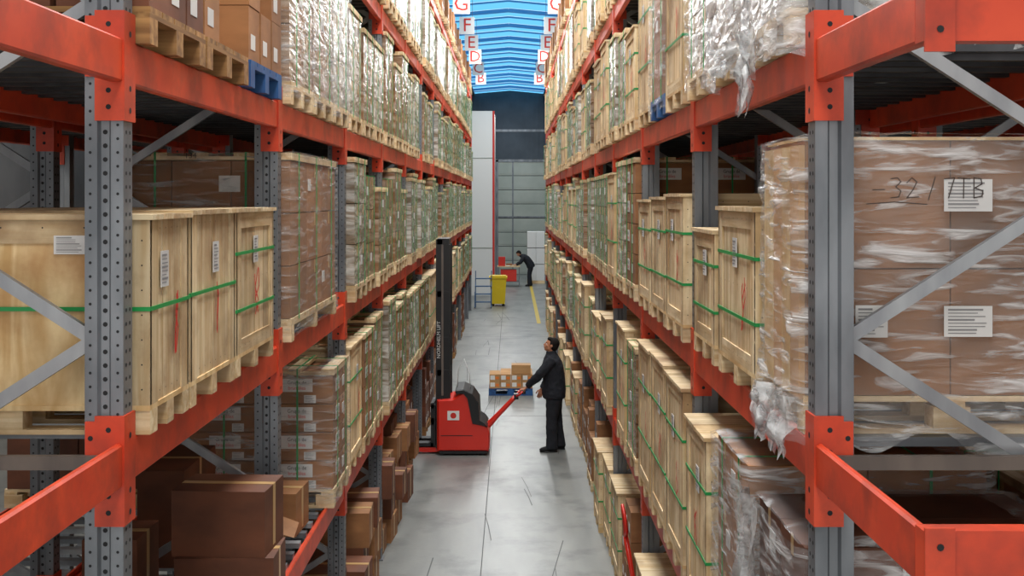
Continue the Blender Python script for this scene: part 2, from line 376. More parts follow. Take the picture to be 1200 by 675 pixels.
def crate(w,d,h,var=0,pal=False):
    key=('crate',round(w,2),round(d,2),round(h,2),var)
    if key in C: return C[key]
    b=MB(); t=.022; z0=.11; rr=random.Random(int(w*100+h*1000+var))
    for yc in (-w/2+.05,0,w/2-.05): 
        for xc in (-d+.08,-d/2,-.08): b.box((xc-.08,yc-.045,.018),(xc+.08,yc+.045,.09),'wood')
        b.box((-d,yc-.045,0),(0,yc+.045,.018),'wood')
    b.box((-d,-w/2,.09),(0,w/2,z0),'ply')
    i=.03
    b.box((-d+i,-w/2+i,z0),(-i,w/2-i,h-t),'ply')
    for s in (-1,1):
        ya,yb=(s*(w/2-i),s*(w/2)) ; lo,hi=min(ya,yb),max(ya,yb)
        if var==1:
            n=5; hh=(h-t-z0)/n
            for j in range(n): b.box((-d,lo+.008,z0+j*hh+.004),(0,hi-.004,z0+(j+1)*hh-.004),'wood')
        else: b.box((-d,lo+.006,z0),(0,hi-.008,h-t),'ply')
        for xa in (-d,-.09): b.box((xa,lo,z0),(xa+.09,hi,h-t),'wood')
        b.box((-d+.09,lo,h-t-.09),(-.09,hi,h-t),'wood')
        if var: b.box((-d+.09,lo,z0),(-.09,hi,z0+.09),'wood')
        if var==2: b.box((-d/2-.045,lo,z0+.09),(-d/2+.045,hi,h-t-.09),'wood')
        yn=s*(w/2+.0008)
        for q in range(7):
            b.disc((-.09-(d-.18)*q/6,yn,h-t-.03),(0,s,0),.0035,'hole',5); b.disc((-.09-(d-.18)*q/6,s*(w/2-.007) if not var else yn,z0+.04),(0,s,0),.0035,'hole',5)
            b.disc((-.03,yn,z0+.06+(h-z0-.16)*q/6),(0,s,0),.0035,'hole',5)
    for (xa,xb) in ((-i,0),(-d,-d+i)):
        f=xb==0
        n=max(3,int(w/.2)); st=(w-2*i)/n
        for j in range(n):
            b.box((xa+.006,-w/2+i+j*st+.003,z0),(xb-.008 if f else xb,-w/2+i+(j+1)*st-.003,h-t),'wood')
            if f:
                for zz in (z0+.035,(z0+h)/2,h-t-.035):
                    for dy in (.25,.75): b.disc((.0008 if var or zz==z0 else -.0072,-w/2+i+(j+dy)*st,zz),(1,0,0),.0035,'hole',5)
        for ya in (-w/2+i,w/2-i-.075): b.box((xb-.009 if f else xa,ya,z0),(xb if f else xa+.009,ya+.075,h-t),'wood')
        if var!=0: b.box((xb-.009 if f else xa,-w/2+i+.075,h-t-.08),(xb if f else xa+.009,w/2-i-.075,h-t),'wood'); b.box((xb-.009 if f else xa,-w/2+i+.075,z0),(xb if f else xa+.009,w/2-i-.075,z0+.07),'wood')
    n=max(4,int(w/.17)); st=(w+.03)/n
    for j in range(n): b.box((-d-.015,-w/2-.015+j*st+.002,h-t),(.015,-w/2-.015+(j+1)*st-.002,h-rr.uniform(0,.004)),'wood')
    if var==0: ring_strap(b,w,d,h*.56)
    else: ring_strap(b,w,d,h*.38); ring_strap(b,w,d,h*.72)
    lab(b,'A',w,d,rr.uniform(-.1,.1),h*.74,.10,.14)
    lab(b,'C',w,d,-.3,h*.86,.12,.07,m='label')
    if rr.random()<.85 or var!=2:
        y0=rr.uniform(.0,w*.25); z1=h*.5; wd=.014 if var else .013; am=.05 if var else .022
        for q in range(3):
            pts=[(y0+rr.uniform(-am,am),z1+.08-.07*j+rr.uniform(-.02,.02)) for j in range(4)]
            b.stroke(pts,wd,'redmark',(.0025+q*.0006,0,0),(0,1,0),(0,0,1),(1,0,0))
    C[key]=b.mesh('wooden_crate'); return C[key]
def shell(b,w,d,h,z0,mat,amp=.012,seed=0,tail=0.0):
    per=[];r=.04
    def seg(a,bb,n):
        for i in range(n): per.append((a[0]+(bb[0]-a[0])*i/n,a[1]+(bb[1]-a[1])*i/n))
    e=.012
    x0,x1,y0,y1=-d-e,e,-w/2-e,w/2+e
    seg((x0+r,y0),(x1-r,y0),30);seg((x1-r,y0),(x1,y0+r),2);seg((x1,y0+r),(x1,y1-r),24);seg((x1,y1-r),(x1-r,y1),2)
    seg((x1-r,y1),(x0+r,y1),30);seg((x0+r,y1),(x0,y1-r),2);seg((x0,y1-r),(x0,y0+r),18);seg((x0,y0+r),(x0+r,y0),2)
    n=len(per);rows=56;vs=[];fs=[];cx,cy=-d/2,0
    for j in range(rows+1):
        z=z0+(h-z0)*j/rows
        for (x,y) in per:
            dv=Vector((x-cx,y-cy,0)).normalized()
            q=noise.noise(Vector((x*3+seed,y*3,z*13+(x+y)*4)))*.5+noise.noise(Vector((x*9+seed,y*9,z*26+(x+y)*9)))*.3+(.5-abs(noise.noise(Vector((x*5+seed,y*5,z*9-(x+y)*6)))))*.5
            a=amp*(1+q*1.5)+(.03*tail*max(0,1-j/8.)*(1+noise.noise(Vector((x*14,y*14,z*3)))*1.4) if tail else 0)
            zz=z-(tail*.10*(1+noise.noise(Vector((x*8,y*8,seed)))) if j==0 and tail else 0)
            vs.append((x+dv.x*a,y+dv.y*a,zz))
    for j in range(rows):
        for k in range(n): k2=(k+1)%n; fs.append((j*n+k,j*n+k2,(j+1)*n+k2,(j+1)*n+k))
    b.add(vs,fs,mat,None,True)
    vs=[];fs=[]
    for f,zz in ((1,h),(.9,h+.01),(.7,h+.004)):
        for (x,y) in per:
            vs.append((cx+(x-cx)*f,cy+(y-cy)*f,zz+.008+noise.noise(Vector((x*7,y*7,f*5+seed)))*.012))
    for j in range(2):
        for k in range(n): k2=(k+1)%n; fs.append((j*n+k,j*n+k2,(j+1)*n+k2,(j+1)*n+k))
    b.add(vs,fs,mat,None,True)
def cartons(w,d,h,var=0,mat='card',near=False,pmat='wood',nl=3,lid=True,text=True,straps=True):
    key=('cart',round(w,2),round(d,2),round(h,2),var,mat,near,pmat,nl,lid,text,straps)
    if key in C: return C[key]
    b=MB(); rr=random.Random(var*31+int(w*100)+nl)
    pallet(b,w,d,pmat); z=.145; top=h-(.045 if lid else 0); lh=(top-z)/nl
    ny=2 if w>.6 else 1; nx=2 if w<1.4 else 3
    if w>1.4: ny=3
    for l in range(nl):
        for i in range(ny):
            for j in range(nx):
                j1=.004+rr.random()*.006
                y0=-w/2+.01+i*(w-.02)/ny; y1=y0+(w-.02)/ny-j1; x1=-.01-j*(d-.02)/nx; x0=x1-(d-.02)/nx+j1
                b.box((x0,y0,z+l*lh),(x1,y1,z+(l+1)*lh-.006),mat)
                b.box((x1-.0,y0+(y1-y0)/2-.02,z+l*lh+lh*.7),(x1+.0015,y0+(y1-y0)/2+.02,z+(l+1)*lh-.006),'tape')
    for l in range(nl):
        zc=z+l*lh+lh*.55
        if text:
            for j in range(nx):
                u=-.01-(j+.5)*(d-.02)/nx
                lab(b,'C',w-.02,d,u,zc+.02,.24,.10,('Grupo de','brandiles') if l%2==0 or nl>3 else ('Grupo de','brandiles','100'),mark=True,m='label')
                lab(b,'D',w-.02,d,u,zc+.02,.24,.10,('Grupo de','brandiles'),mark=True,m='label')
                lab(b,'C',w-.02,d,u+.1,zc-.1 if lh>.28 else zc-.085,.09,.06)
            b.box((-.01,-w*.3,zc-.05),(-.0065,-w*.1,zc+.05),'label'); b.text('Grupo de',(-.005,-w*.2,zc+.022),.04,'ink',(0,1,0),(0,0,1)); b.text('brandiles',(-.005,-w*.2,zc-.02),.04,'redmark',(0,1,0),(0,0,1))
            b.box((-.01,w*.12,zc-.06),(-.0065,w*.24,zc+.02),'label')
        elif rr.random()<.7:
            y=rr.uniform(-.25,.25)*w; b.box((-.01,y-.05,zc-.04),(-.0065,y+.05,zc+.04),'label'); b.box((-d*.4,-w/2+.006,zc-.05),(-d*.4+.13,-w/2+.01,zc+.05),'label'); lab(b,'D',w-.02,d,-d*.4,zc,.14,.11)
    if lid:
        n=5; 
        b.box((-d,-w/2,top),(-d+.08,w/2,top+.022),'wood'); b.box((-.08,-w/2,top),(0,w/2,top+.022),'wood'); b.box((-d+.08,-w/2,top),(-.08,-w/2+.08,top+.022),'wood'); b.box((-d+.08,w/2-.08,top),(-.08,w/2,top+.022),'wood')
        for i in range(n): x=-d+i*(d-.1)/(n-1); b.box((x,-w/2,top+.022),(x+.1,w/2,h),'wood')
    if straps:
        for y in ([-w*.27,w*.27] if w<1.4 else [-w*.36,0,w*.36]): vstrap(b,w,d,y,.12,h)
        for x in (-d*.25,-d*.75): xstrap(b,w,d,x,.12,h)
    if near: shell(b,w,d,h,.04,{1:'film',2:'film2',3:'film3'}[near],.008 if near==1 else .017,var*3.3,tail=.6 if near>=2 else 0)
    C[key]=b.mesh('pallet_load'); return C[key]
def small_stack(w,d,h,var=0,pmat='wood',mat='card'):
    key=('small',round(w,2),round(d,2),round(h,2),var,pmat,mat)
    if key in C: return C[key]
    b=MB(); rr=random.Random(var+5); pallet(b,w,d,pmat); z=.143
    n=max(1,int((h-.14)/.28)); lh=(h-.15)/n
    for l in range(n):
        for i in range(3):
            for j in range(3):
                if l==n-1 and rr.random()<.3: continue
                a=rr.uniform(-.012,.012); y0=-w/2+i*w/3+.01; x1=-j*d/3-.01
                b.box((x1-d/3+.02+a,y0,z+l*lh),(x1+a*.5,y0+w/3-.012,z+(l+1)*lh-.004),mat)
                b.box((x1+a*.5,y0+.05,z+l*lh+.06),(x1+a*.5+.002,y0+.15,z+l*lh+.14),'label')
                b.box((x1-d/3+.1,y0-.002,z+l*lh+.06),(x1-d/3+.2,y0,z+l*lh+.14),'label')
    C[key]=b.mesh('pallet_load'); return C[key]
def put(me,name,side,lev,y0,w,over=.05,parent=None,dz=0):
    z=0.0 if lev<0 else LV[lev]+.08
    yc=y0+w/2
    if side<0: return link(me,name,parent,(-AL+over,yc,z+dz),0)
    return link(me,name,parent,(AR-over,yc,z+dz),math.pi)
D=1.12
# LEFT mid
put(crate(.53,D,.83,0),'wooden_crate',-1,1,4.40,.53)
put(crate(.80,D,.84,0),'wooden_crate',-1,1,4.955,.80)
put(crate(.90,D,.84,2),'wooden_crate',-1,1,5.78,.90)
o=put(cartons(1.85,D,1.17,3,'card',near=1,nl=3,text=False),'wrapped_pallet_load',-1,1,7.22,1.85)
b=MB(); b.text('134',(-.62,-.9275,1.15),.05,'ink',(1,0,0),(0,0,1)); b.obj('marking',o)
put(cartons(.8,D,1.06,1,'card',near=1,nl=4,text=True),'carton_pallet_load',-1,0,8.95,.8)
def carton(sx,sy,sz,mat='card',open_=False):
    b=MB(); 
    if not open_: b.box((-sx/2,-sy/2,0),(sx/2,sy/2,sz),mat); b.box((-sx/2-.001,-.025,0.02),(sx/2+.001,.025,sz+.002),'tape'); 
    else:
        t=.006; b.box((-sx/2,-sy/2,0),(sx/2,sy/2,t),mat)
        b.box((-sx/2,-sy/2,t),(-sx/2+t,sy/2,sz),mat);b.box((sx/2-t,-sy/2,t),(sx/2,sy/2,sz),mat);b.box((-sx/2+t,-sy/2,t),(sx/2-t,-sy/2+t,sz),mat);b.box((-sx/2+t,sy/2-t,t),(sx/2-t,sy/2,sz),mat)
        b.add([(-sx/2,-sy/2,sz),(sx/2,-sy/2,sz),(sx/2+.02,-sy/2-.12,sz+.08),(-sx/2-.02,-sy/2-.12,sz+.08)],[(0,1,2,3)],mat)
        b.add([(sx/2,-sy/2,sz),(sx/2,sy/2,sz),(sx/2+.1,sy/2,sz-.04),(sx/2+.1,-sy/2,sz-.03)],[(0,1,2,3)],mat)
    if mat!='card_dark': b.box((-.08,-sy/2-.002,sz*.4),(.0,-sy/2,sz*.7),'label')
    return b.mesh('cardboard_carton')
def loosec(x,y,z,sx,sy,sz,rz=0,mat='card',op=False): 
    link(carton(sx,sy,sz,mat,op),'cardboard_carton',None,(x,y,z),rz)
zs=LV[0]+.08
for (x,y,z,sx,sy,sz,rz,mt,op) in [(-1.58,6.6,zs,.54,.40,.40,.03,'card_dark',False),(-1.60,6.62,zs+.402,.52,.40,.36,-.06,'card_dark',False),
    (-2.2,6.6,zs,.3,.4,.5,.0,'card_dark',False),(-1.72,5.75,zs,.5,.42,.36,.12,'card_dark',True),(-2.2,5.6,zs,.35,.5,.42,-.1,'card',False),(-1.85,5.0,zs,.7,.5,.5,.12,'card_dark',True),
    (-1.78,7.75,zs,.5,.4,.2,.1,'card',True),(-1.75,8.4,zs,.5,.4,.3,-.05,'card',False),(-2.25,7.9,zs,.3,.8,.62,.0,'card_dark',False)]:
    loosec(x,y,z,sx,sy,sz,rz,mt,op)
# left upper
put(small_stack(.8,D,.75,1,'oldwood','card_dark'),'pallet_load',-1,2,4.40,.8)
put(small_stack(.82,D,.7,2,'oldwood'),'pallet_load',-1,2,5.23,.82)
put(small_stack(.82,D,.72,3,'blue'),'pallet_load',-1,2,6.10,.82)
put(cartons(.84,D,1.25,5,'wrapcard',near=1,nl=3,text=False),'wrapped_pallet_load',-1,2,7.2,.84)
put(cartons(.84,D,1.2,7,'wrapcard',near=1,nl=3,text=False),'wrapped_pallet_load',-1,2,8.08,.84)
put(cartons(.8,D,1.25,6,'wrapgrey',near=1,nl=3,text=False),'wrapped_pallet_load',-1,2,8.97,.8)
# RIGHT mid
w=.62; h=1.12
bb=MB(); pallet(bb,w,D,'wood')
for (z0,z1) in ((.145,.62),(.625,h-.014)):
    for (x0,x1) in ((-D+.005,-.56),(-.555,-.01)): bb.box((x0,-w/2+.01,z0),(x1,w/2-.01,z1),'card')
for (y0,y1,mt) in ((-.30,-.13,'ply'),(-.125,.02,'card_lt'),(.025,.16,'ply'),(.165,.30,'card_lt')): bb.box((-.008,y0,.13),(.016,y1,h-.03),mt)
shell(bb,w,D,h,.06,'film2',.022,2.2,tail=1.0)
bb.box((-D-.005,-w/2,h-.012),(.0,w/2,h),'ply')
w_=w/2+.052
for (u,z,lw,lh) in ((-.60,.90,.18,.12),(-.60,.43,.18,.115),(-.24,.43,.12,.12),(-.93,.83,.18,.17),(-1.0,.43,.12,.12)):
    lab(bb,'D',w+.104,D,u,z,lw,lh)
hs=.075
O_=(-.31,w_+.006,.89)
def hw(strokes,u0):
    for s_ in strokes: bb.stroke([(u0+a*hs,c*hs) for a,c in s_],.004,'marker',O_,(-1,0,0),(0,0,1),(0,1,0))
hw([[(-.9,.4),(-.3,.42)]],0)
hw([[(0,.95),(.35,1.0),(.5,.8),(.25,.55),(.5,.35),(.4,.05),(0,0)]],0)
hw([[(0,.75),(.25,1.0),(.5,.8),(.3,.4),(0,0),(.6,.05)]],.06)
hw([[(0,-.1),(.35,1.05)]],.14); hw([[(0,.95),(.5,1.0),(.2,0)]],.20)
hw([[(0,1.0),(.6,.95)],[(.3,1.0),(.28,0)]],.25); hw([[(0,1),(0,0),(.4,.1),(.45,.35),(.05,.5),(.4,.7),(.35,.95),(0,1)]],.31)
hw([[(-1.2,-.3),(.2,-.2),(1.8,-.32)]],0)
put(bb.mesh('wrapped_pallet_load'),'wrapped_pallet_load',1,1,4.42,w,over=.0)
put(crate(.92,D,.85,1),'wooden_crate',1,1,5.15,.92,over=.03)
put(crate(.70,D,.72,2),'wooden_crate',1,1,6.19,.70,over=.03)
put(crate(.8,D,.92,1),'wooden_crate',1,1,7.2,.8); put(crate(.8,D,.9,2),'wooden_crate',1,1,8.05,.8); put(crate(.8,D,.88,1),'wooden_crate',1,1,8.93,.8)
put(cartons(.84,D,1.24,1,'card',near=0,nl=4,text=True),'carton_pallet_load',1,1,10.05,.84)
# right lower
put(cartons(.84,D,1.05,8,'card_dark',near=2,nl=3,text=False,lid=False,straps=False),'wrapped_pallet_load',1,0,4.42,.84,over=0)
put(cartons(.8,D,1.15,9,'card',near=2,nl=3,text=False,lid=False),'wrapped_pallet_load',1,0,5.34,.8,over=.03)
put(crate(.7,D,1.1,1),'wooden_crate',1,0,6.22,.7,over=.07)
put(crate(.8,D,1.2,1),'wooden_crate',1,0,7.2,.8); put(crate(.8,D,1.22,2),'wooden_crate',1,0,8.05,.8); put(crate(.8,D,1.2,1),'wooden_crate',1,0,8.93,.8)
# right upper
put(cartons(.82,D,1.25,11,'wrapgrey',near=3,nl=3,text=False,lid=False,straps=False),'wrapped_pallet_load',1,2,4.43,.82,over=.05)
put(cartons(.82,D,1.25,12,'wrapgrey',near=3,nl=3,text=False,lid=False,straps=False),'wrapped_pallet_load',1,2,5.34,.82,over=.05)
put(cartons(.8,D,1.2,13,'wrapgrey',near=1,nl=3,text=False),'wrapped_pallet_load',1,2,6.23,.8)
put(crate(.82,D,1.1,2),'wooden_crate',1,2,7.2,.82)
put(cartons(.82,D,1.2,14,'card',near=1,nl=3,text=False,pmat='blue'),'wrapped_pallet_load',1,2,8.06,.82)
put(crate(.8,D,1.2,1),'wooden_crate',1,2,8.93,.8)
done={(-1,1,0),(-1,1,1),(-1,0,0),(-1,0,1),(-1,2,0),(-1,2,1),(1,1,0),(1,1,1),(1,0,0),(1,0,1),(1,2,0),(1,2,1)}
def pick(lev,side,k,r):
    v=r.randint(0,3); hmax={-1:1.2,0:1.24,1:1.24,2:1.24,3:1.24,4:.72}[lev]
    p=r.random()
    if lev==4: return small_stack(.82,D,.7,v,'wood'),'pallet_load'
    if side<0:
        if lev<0: return (small_stack(.82,D,1.1,v,'oldwood','card_dark' if v%2 else 'card'),'pallet_load') if p<.8 else (crate(.82,D,.9,1),'wooden_crate')
        if lev==0: 
            if p<.25: return crate(.82,D,1.1,1),'wooden_crate'
            if p<.55: return cartons(.82,D,1.1,v,'card',nl=4),'carton_pallet_load'
        if lev==1 and p<.15: return cartons(.82,D,1.1,v,'wrapcard',nl=3,text=False,lid=False),'wrapped_pallet_load'
    else:
        if lev<0: return (crate(.82,D,.95,r.choice((1,2))),'wooden_crate') if p<.6 else (small_stack(.82,D,1.0,v,'wood'),'pallet_load')
        if p<.4: return crate(.82,D,r.choice((.9,1.05,1.15)),r.choice((1,2))),'wooden_crate'
    return cartons(.82,D,hmax-.08*v,v,r.choice(('wrapcard','wrapgrey','wrapgrey')),nl=3,text=False),'wrapped_pallet_load'
rr=random.Random(21)
for side in (-1,1):
    nb=NB if side<0 else NB-1
    for lev in range(-1,5):
        row=empty('pallet_load_row',(0,0,0))
        for k in range(0,nb):
            if (side,lev,k) in done: continue
            if side<0 and lev==-1 and k<3: continue
            for s in range(3):
                if (side,lev,k,s)==(1,1,2,0): continue
                if rr.random()<.06: continue
                me,n=pick(lev,side,k,rr)
                ov=.05+rr.uniform(-.03,.03)
                if lev<0: ov=rr.uniform(-.12,.02) if side<0 else rr.uniform(-.02,.1)
                if side>0 and lev==-1 and k==2 and s==0: continue
                put(me,n,side,lev,Y0+BAY*k+.13+s*.885,.82,over=ov,parent=row if k>3 else None)
for side in (-1,1):
    row=empty('pallet_load_row',(0,0,0))
    for lev in (0,1,2,3):
        for k in range(0,4):
            for s in range(3):
                if rr.random()<.5: continue
                me=cartons(.82,D,1.0 if lev!=1 else .7,rr.randint(0,3),'card_dark' if rr.random()<.5 else 'card',nl=2,text=False)
                x=-AL-DEP-.25 if side<0 else AR+DEP+.25
                link(me,'carton_pallet_load',row,(x,Y0+BAY*k+.13+s*.885+.41,LV[lev]+.08),0 if side<0 else math.pi)
r2=random.Random(4)
for y in [9.3,9.9,10.5,11.1,11.7,12.9,13.5,14.1,14.7,15.3,15.9,16.5]:
    z=0
    for l in range(r2.randint(2,3)):
        hh=r2.uniform(.26,.38); loosec(-1.62+r2.uniform(-.06,.08),y,z,r2.uniform(.42,.55),r2.uniform(.4,.52),hh,r2.uniform(-.07,.07),r2.choice(('card','card_dark','card'))); z+=hh+.002
def tail(x,y,z,L,wd,seed,name='stretch_film_tail'):
    b=MB(); vs=[];fs=[];n=18;m=12
    for j in range(n+1):
        for i in range(m+1):
            t=j/n; q=noise.noise(Vector((i*.7+seed,t*4,seed)))
            vs.append((x+.05*q+.018*math.sin(i*1.9+seed+t*2),y+(i/m-.5)*wd*(1-.45*t)+.02*noise.noise(Vector((t*6,i*.9,seed))),z-L*t*(1+.25*math.sin(i*1.7+seed))))
    for j in range(n):
        for i in range(m): a=j*(m+1)+i; fs.append((a,a+1,a+m+2,a+m+1))
    b.add(vs,fs,'filmw',None,True); b.obj(name)
tail(AR-.06,4.6,3.16,.22,.4,1.1); tail(AR-.06,4.9,3.14,.2,.25,5.1)
tail(AR-.11,5.0,4.62,.30,.18,2.7); tail(AR-.11,5.5,4.62,.12,.5,6.2)
tail(AR-.05,5.3,2.6,.8,.5,9.3)
# ---------------------------------------------------------------- row letter signs
for side in (-1,1):
    for i,ch in enumerate('BCDEFG'):
        y=45-3.45*i; b=MB(); x=-1.2 if side<0 else 1.05; 
        b.box((x-.2,y,8.27),(x+.2,y+.02,8.73),'white'); b.text(ch,(x,y-.004,8.5),.5,'redmark',(1,0,0),(0,0,1))
        b.box((x-.15,y+.005,8.73),(x-.14,y+.015,ZC+.05),'steel'); b.box((x+.14,y+.005,8.73),(x+.15,y+.015,ZC+.05),'steel')
        b.obj('row_letter_sign')
# ---------------------------------------------------------------- stacker
TY=18.15
st=empty('pallet_stacker',(0,0,0))
def side_prism(b,poly,y0,y1,mat,bev=.03):
    n=len(poly); ys=[(y0,1-.06),(y0+bev,1),(y1-bev,1),(y1,1-.06)]
    cx=sum(p[0] for p in poly)/n; cz=sum(p[1] for p in poly)/n; vs=[]
    for y,s in ys: vs+= [(cx+(p[0]-cx)*s,y,cz+(p[1]-cz)*s) for p in poly]
    fs=[tuple(range(n)),tuple(range(4*n-1,3*n-1,-1))]
    for j in range(3): fs+=[(j*n+(i+1)%n,j*n+i,(j+1)*n+i,(j+1)*n+(i+1)%n) for i in range(n)]
    b.add(vs,fs,mat)
b=MB()
side_prism(b,[(-1.14,.06),(-.36,.06),(-.34,.12),(-.34,.34),(-.37,.42),(-.50,.50),(-.52,.78),(-.60,.90),(-.74,.97),(-.90,.86),(-1.14,.84)][::-1],TY-.38,TY+.38,'truckred')
b.obj('body_cover',st)
b=MB()
side_prism(b,[(-.60,.48),(-.37,.43),(-.40,.47),(-.49,.53),(-.505,.80),(-.60,.94),(-.74,1.01),(-.86,1.0),(-.86,.96),(-.74,.95),(-.68,.88),(-.66,.78)][::-1],TY-.40,TY+.40,'black')
b.box((-1.1,TY-.385,.03),(-.38,TY+.385,.07),'black')
b.box((-.98,TY-.386,.54),(-.80,TY-.378,.68),'white'); b.disc((-.89,TY-.388,.61),(0,-1,0),.045,'redmark',16)
b.box((-1.08,TY-.384,.30),(-.60,TY-.379,.31),'black')
b.obj('trim_panels',st)
b=MB()
for yy in (TY-.30,TY+.22):
    b.box((-1.16,yy,.10),(-1.06,yy+.09,3.28),'black'); b.box((-1.06,yy+.01,.3),(-.94,yy+.08,3.2),'black')
    b.box((-1.075,yy-.006,.9),(-1.045,yy,3.2),'steel_brn')
for z in (.25,1.2,1.7,2.4,3.2): b.box((-1.14,TY-.30,z),(-.96,TY+.31,z+.09),'black')
b.tube([(-1.0,TY+.12,.3),(-1.0,TY+.12,1.9)],.035,'black'); b.tube([(-1.0,TY+.12,1.9),(-1.0,TY+.12,3.1)],.022,'steel')
b.tube([(-1.0,TY-.12,.3),(-1.0,TY-.12,1.9)],.035,'black'); b.tube([(-1.0,TY-.12,1.9),(-1.0,TY-.12,3.1)],.022,'steel')
for yy in (TY-.05,TY+.05): b.box((-1.11,yy-.012,.4),(-1.095,yy+.012,3.2),'steel')
b.text('NORDHELM LIFT',(-1.115,TY-.303,1.75),.075,'label',(0,0,1),(-1,0,0))
b.obj('mast',st)
b=MB()
for yy in (TY-.27,TY+.10):
    b.box((-2.35,yy,.12),(-1.20,yy+.17,.17),'black'); b.box((-1.24,yy,.12),(-1.17,yy+.17,.75),'black')
    b.box((-2.2,yy+.02,.03),(-1.13,yy+.15,.10),'truckred')
b.box((-1.24,TY-.27,.45),(-1.19,TY+.27,.55),'black'); b.box((-1.24,TY-.27,.7),(-1.19,TY+.27,.78),'black')
b.obj('forks',st)
b=MB()
for (x,yy) in ((-2.1,TY-.185),(-2.1,TY+.185),(-.5,TY-.3),(-.5,TY+.3),(-.75,TY)):
    b.tube([(x,yy-.04,.06),(x,yy+.04,.06)],.06,'rubber',16)
b.obj('wheels',st)
GX,GY,GZ=.155,TY-.07,.93
b=MB()
b.tube([(-.44,TY,.30),(-.36,TY,.40),(-.22,TY,.55),(.0,TY,.78),(.06,TY,.84)],[.055,.05,.04,.035,.035],'truckred',12)
b.tube([(.06,TY,.84),(.08,TY-.10,.86),(.11,TY-.16,.885),(GX,TY-.17,GZ),(GX,TY-.12,GZ),(GX,TY+.12,GZ),(GX,TY+.17,GZ),(.11,TY+.16,.885),(.08,TY+.10,.86),(.06,TY,.84)],.017,'truckred',10,ref=(0,0,1))
b.box((.03,TY-.06,.80),(.10,TY+.06,.88),'black')
b.tube([(GX,TY-.14,GZ),(GX,TY+.14,GZ)],.019,'black',12)
b.tube([(-.85,TY,.93),(-.83,TY,1.25),(-.74,TY,1.42),(-.66,TY,1.2),(-.64,TY,.95)],.007,'white',6)
b.obj('tiller',st)
# ---------------------------------------------------------------- blue pallet
b=MB(); pallet(b,.85,.87,'blue')
for l in range(2):
    for i in range(4):
        for j in range(3):
            if l==1 and i==3 and j==2: continue
            x1=-i*.215-.004; y0=-.42+j*.28; z=.143+l*.14
            b.box((x1-.208,y0,z),(x1,y0+.272,z+.136),'card_lt'); b.box((x1-.19,y0-.003,z+.03),(x1-.10,y0,z+.115),'white'); b.box((x1-.085,y0-.003,z+.04),(x1-.02,y0,z+.09),'orange')
b.box((-.42,-.40,.424),(-.04,-.10,.60),'card_lt'); b.box((-.42,-.26,.601),(-.04,-.24,.603),'tape')
b.obj('loaded_blue_pallet',None,(.41,23.6,0))
# ---------------------------------------------------------------- people
def remesh(o,v,sm=4):
    m=o.modifiers.new('r','REMESH'); m.mode='VOXEL'; m.voxel_size=v; m.use_smooth_shade=True
    s=o.modifiers.new('s','SMOOTH'); s.iterations=sm; s.factor=.5
def finger(b,pts,r):
    b.tube(pts,[r,r*.98,r*.92,r*.8,r*.45][:len(pts)],'skin',8)
def hand_grip(b,c,side,wrist):
    c=Vector(c); wr=Vector(wrist)
    pc=c+Vector((-.035,0,.032)); dirv=(wr-pc).normalized()
    b.tube([wr,wr-dirv*.03,pc+dirv*.02,pc,pc+Vector((.02,0,-.004))],[(.026,.02),(.03,.019),(.040,.018),(.043,.017),(.040,.013)],'skin',12)
    for i in range(4):
        y=c.y+(-.033+.022*i); rr_=.030; L=[.95,1.05,1.0,.85][i] if side>0 else [.85,1.0,1.05,.95][i]
        pts=[]
        for a in (140,95,40,-20,-75*L): 
            pts.append((c.x+rr_*math.cos(math.radians(a)),y,c.z+rr_*math.sin(math.radians(a))))
        finger(b,pts,.0095)
    y=c.y+(-.045 if side>0 else .045)
    finger(b,[(c.x-.045,y*.6+c.y*.4,c.z+.02),(c.x-.04,y,c.z-.002),(c.x-.022,y,c.z-.026),(c.x+.002,y*.7+c.y*.3,c.z-.034)],.011)
def hand_relax(b,wrist,d,side,fwd):
    w=Vector(wrist); d=Vector(d).normalized(); f=Vector(fwd); f=(f-d*f.dot(d)).normalized(); n=d.cross(f)*side
    b.tube([w-d*.02,w+d*.02,w+d*.06,w+d*.095],[(.024,.019),(.034,.019),(.042,.017),(.040,.013)],'skin',12,ref=f)
    for i,(L) in enumerate((.068,.078,.074,.058)):
        o=w+d*.088+f*(.031-.021*i); q=-n
        finger(b,[o,o+d*L*.4+q*.004,o+d*L*.75+q*.016,o+d*L*.95+q*.034,o+d*L*.98+q*.042],.0092)
    o=w+d*.03+f*.028; finger(b,[o,o+d*.025+f*.025-n*.006,o+d*.055+f*.034-n*.014,o+d*.075+f*.032-n*.018],.011)
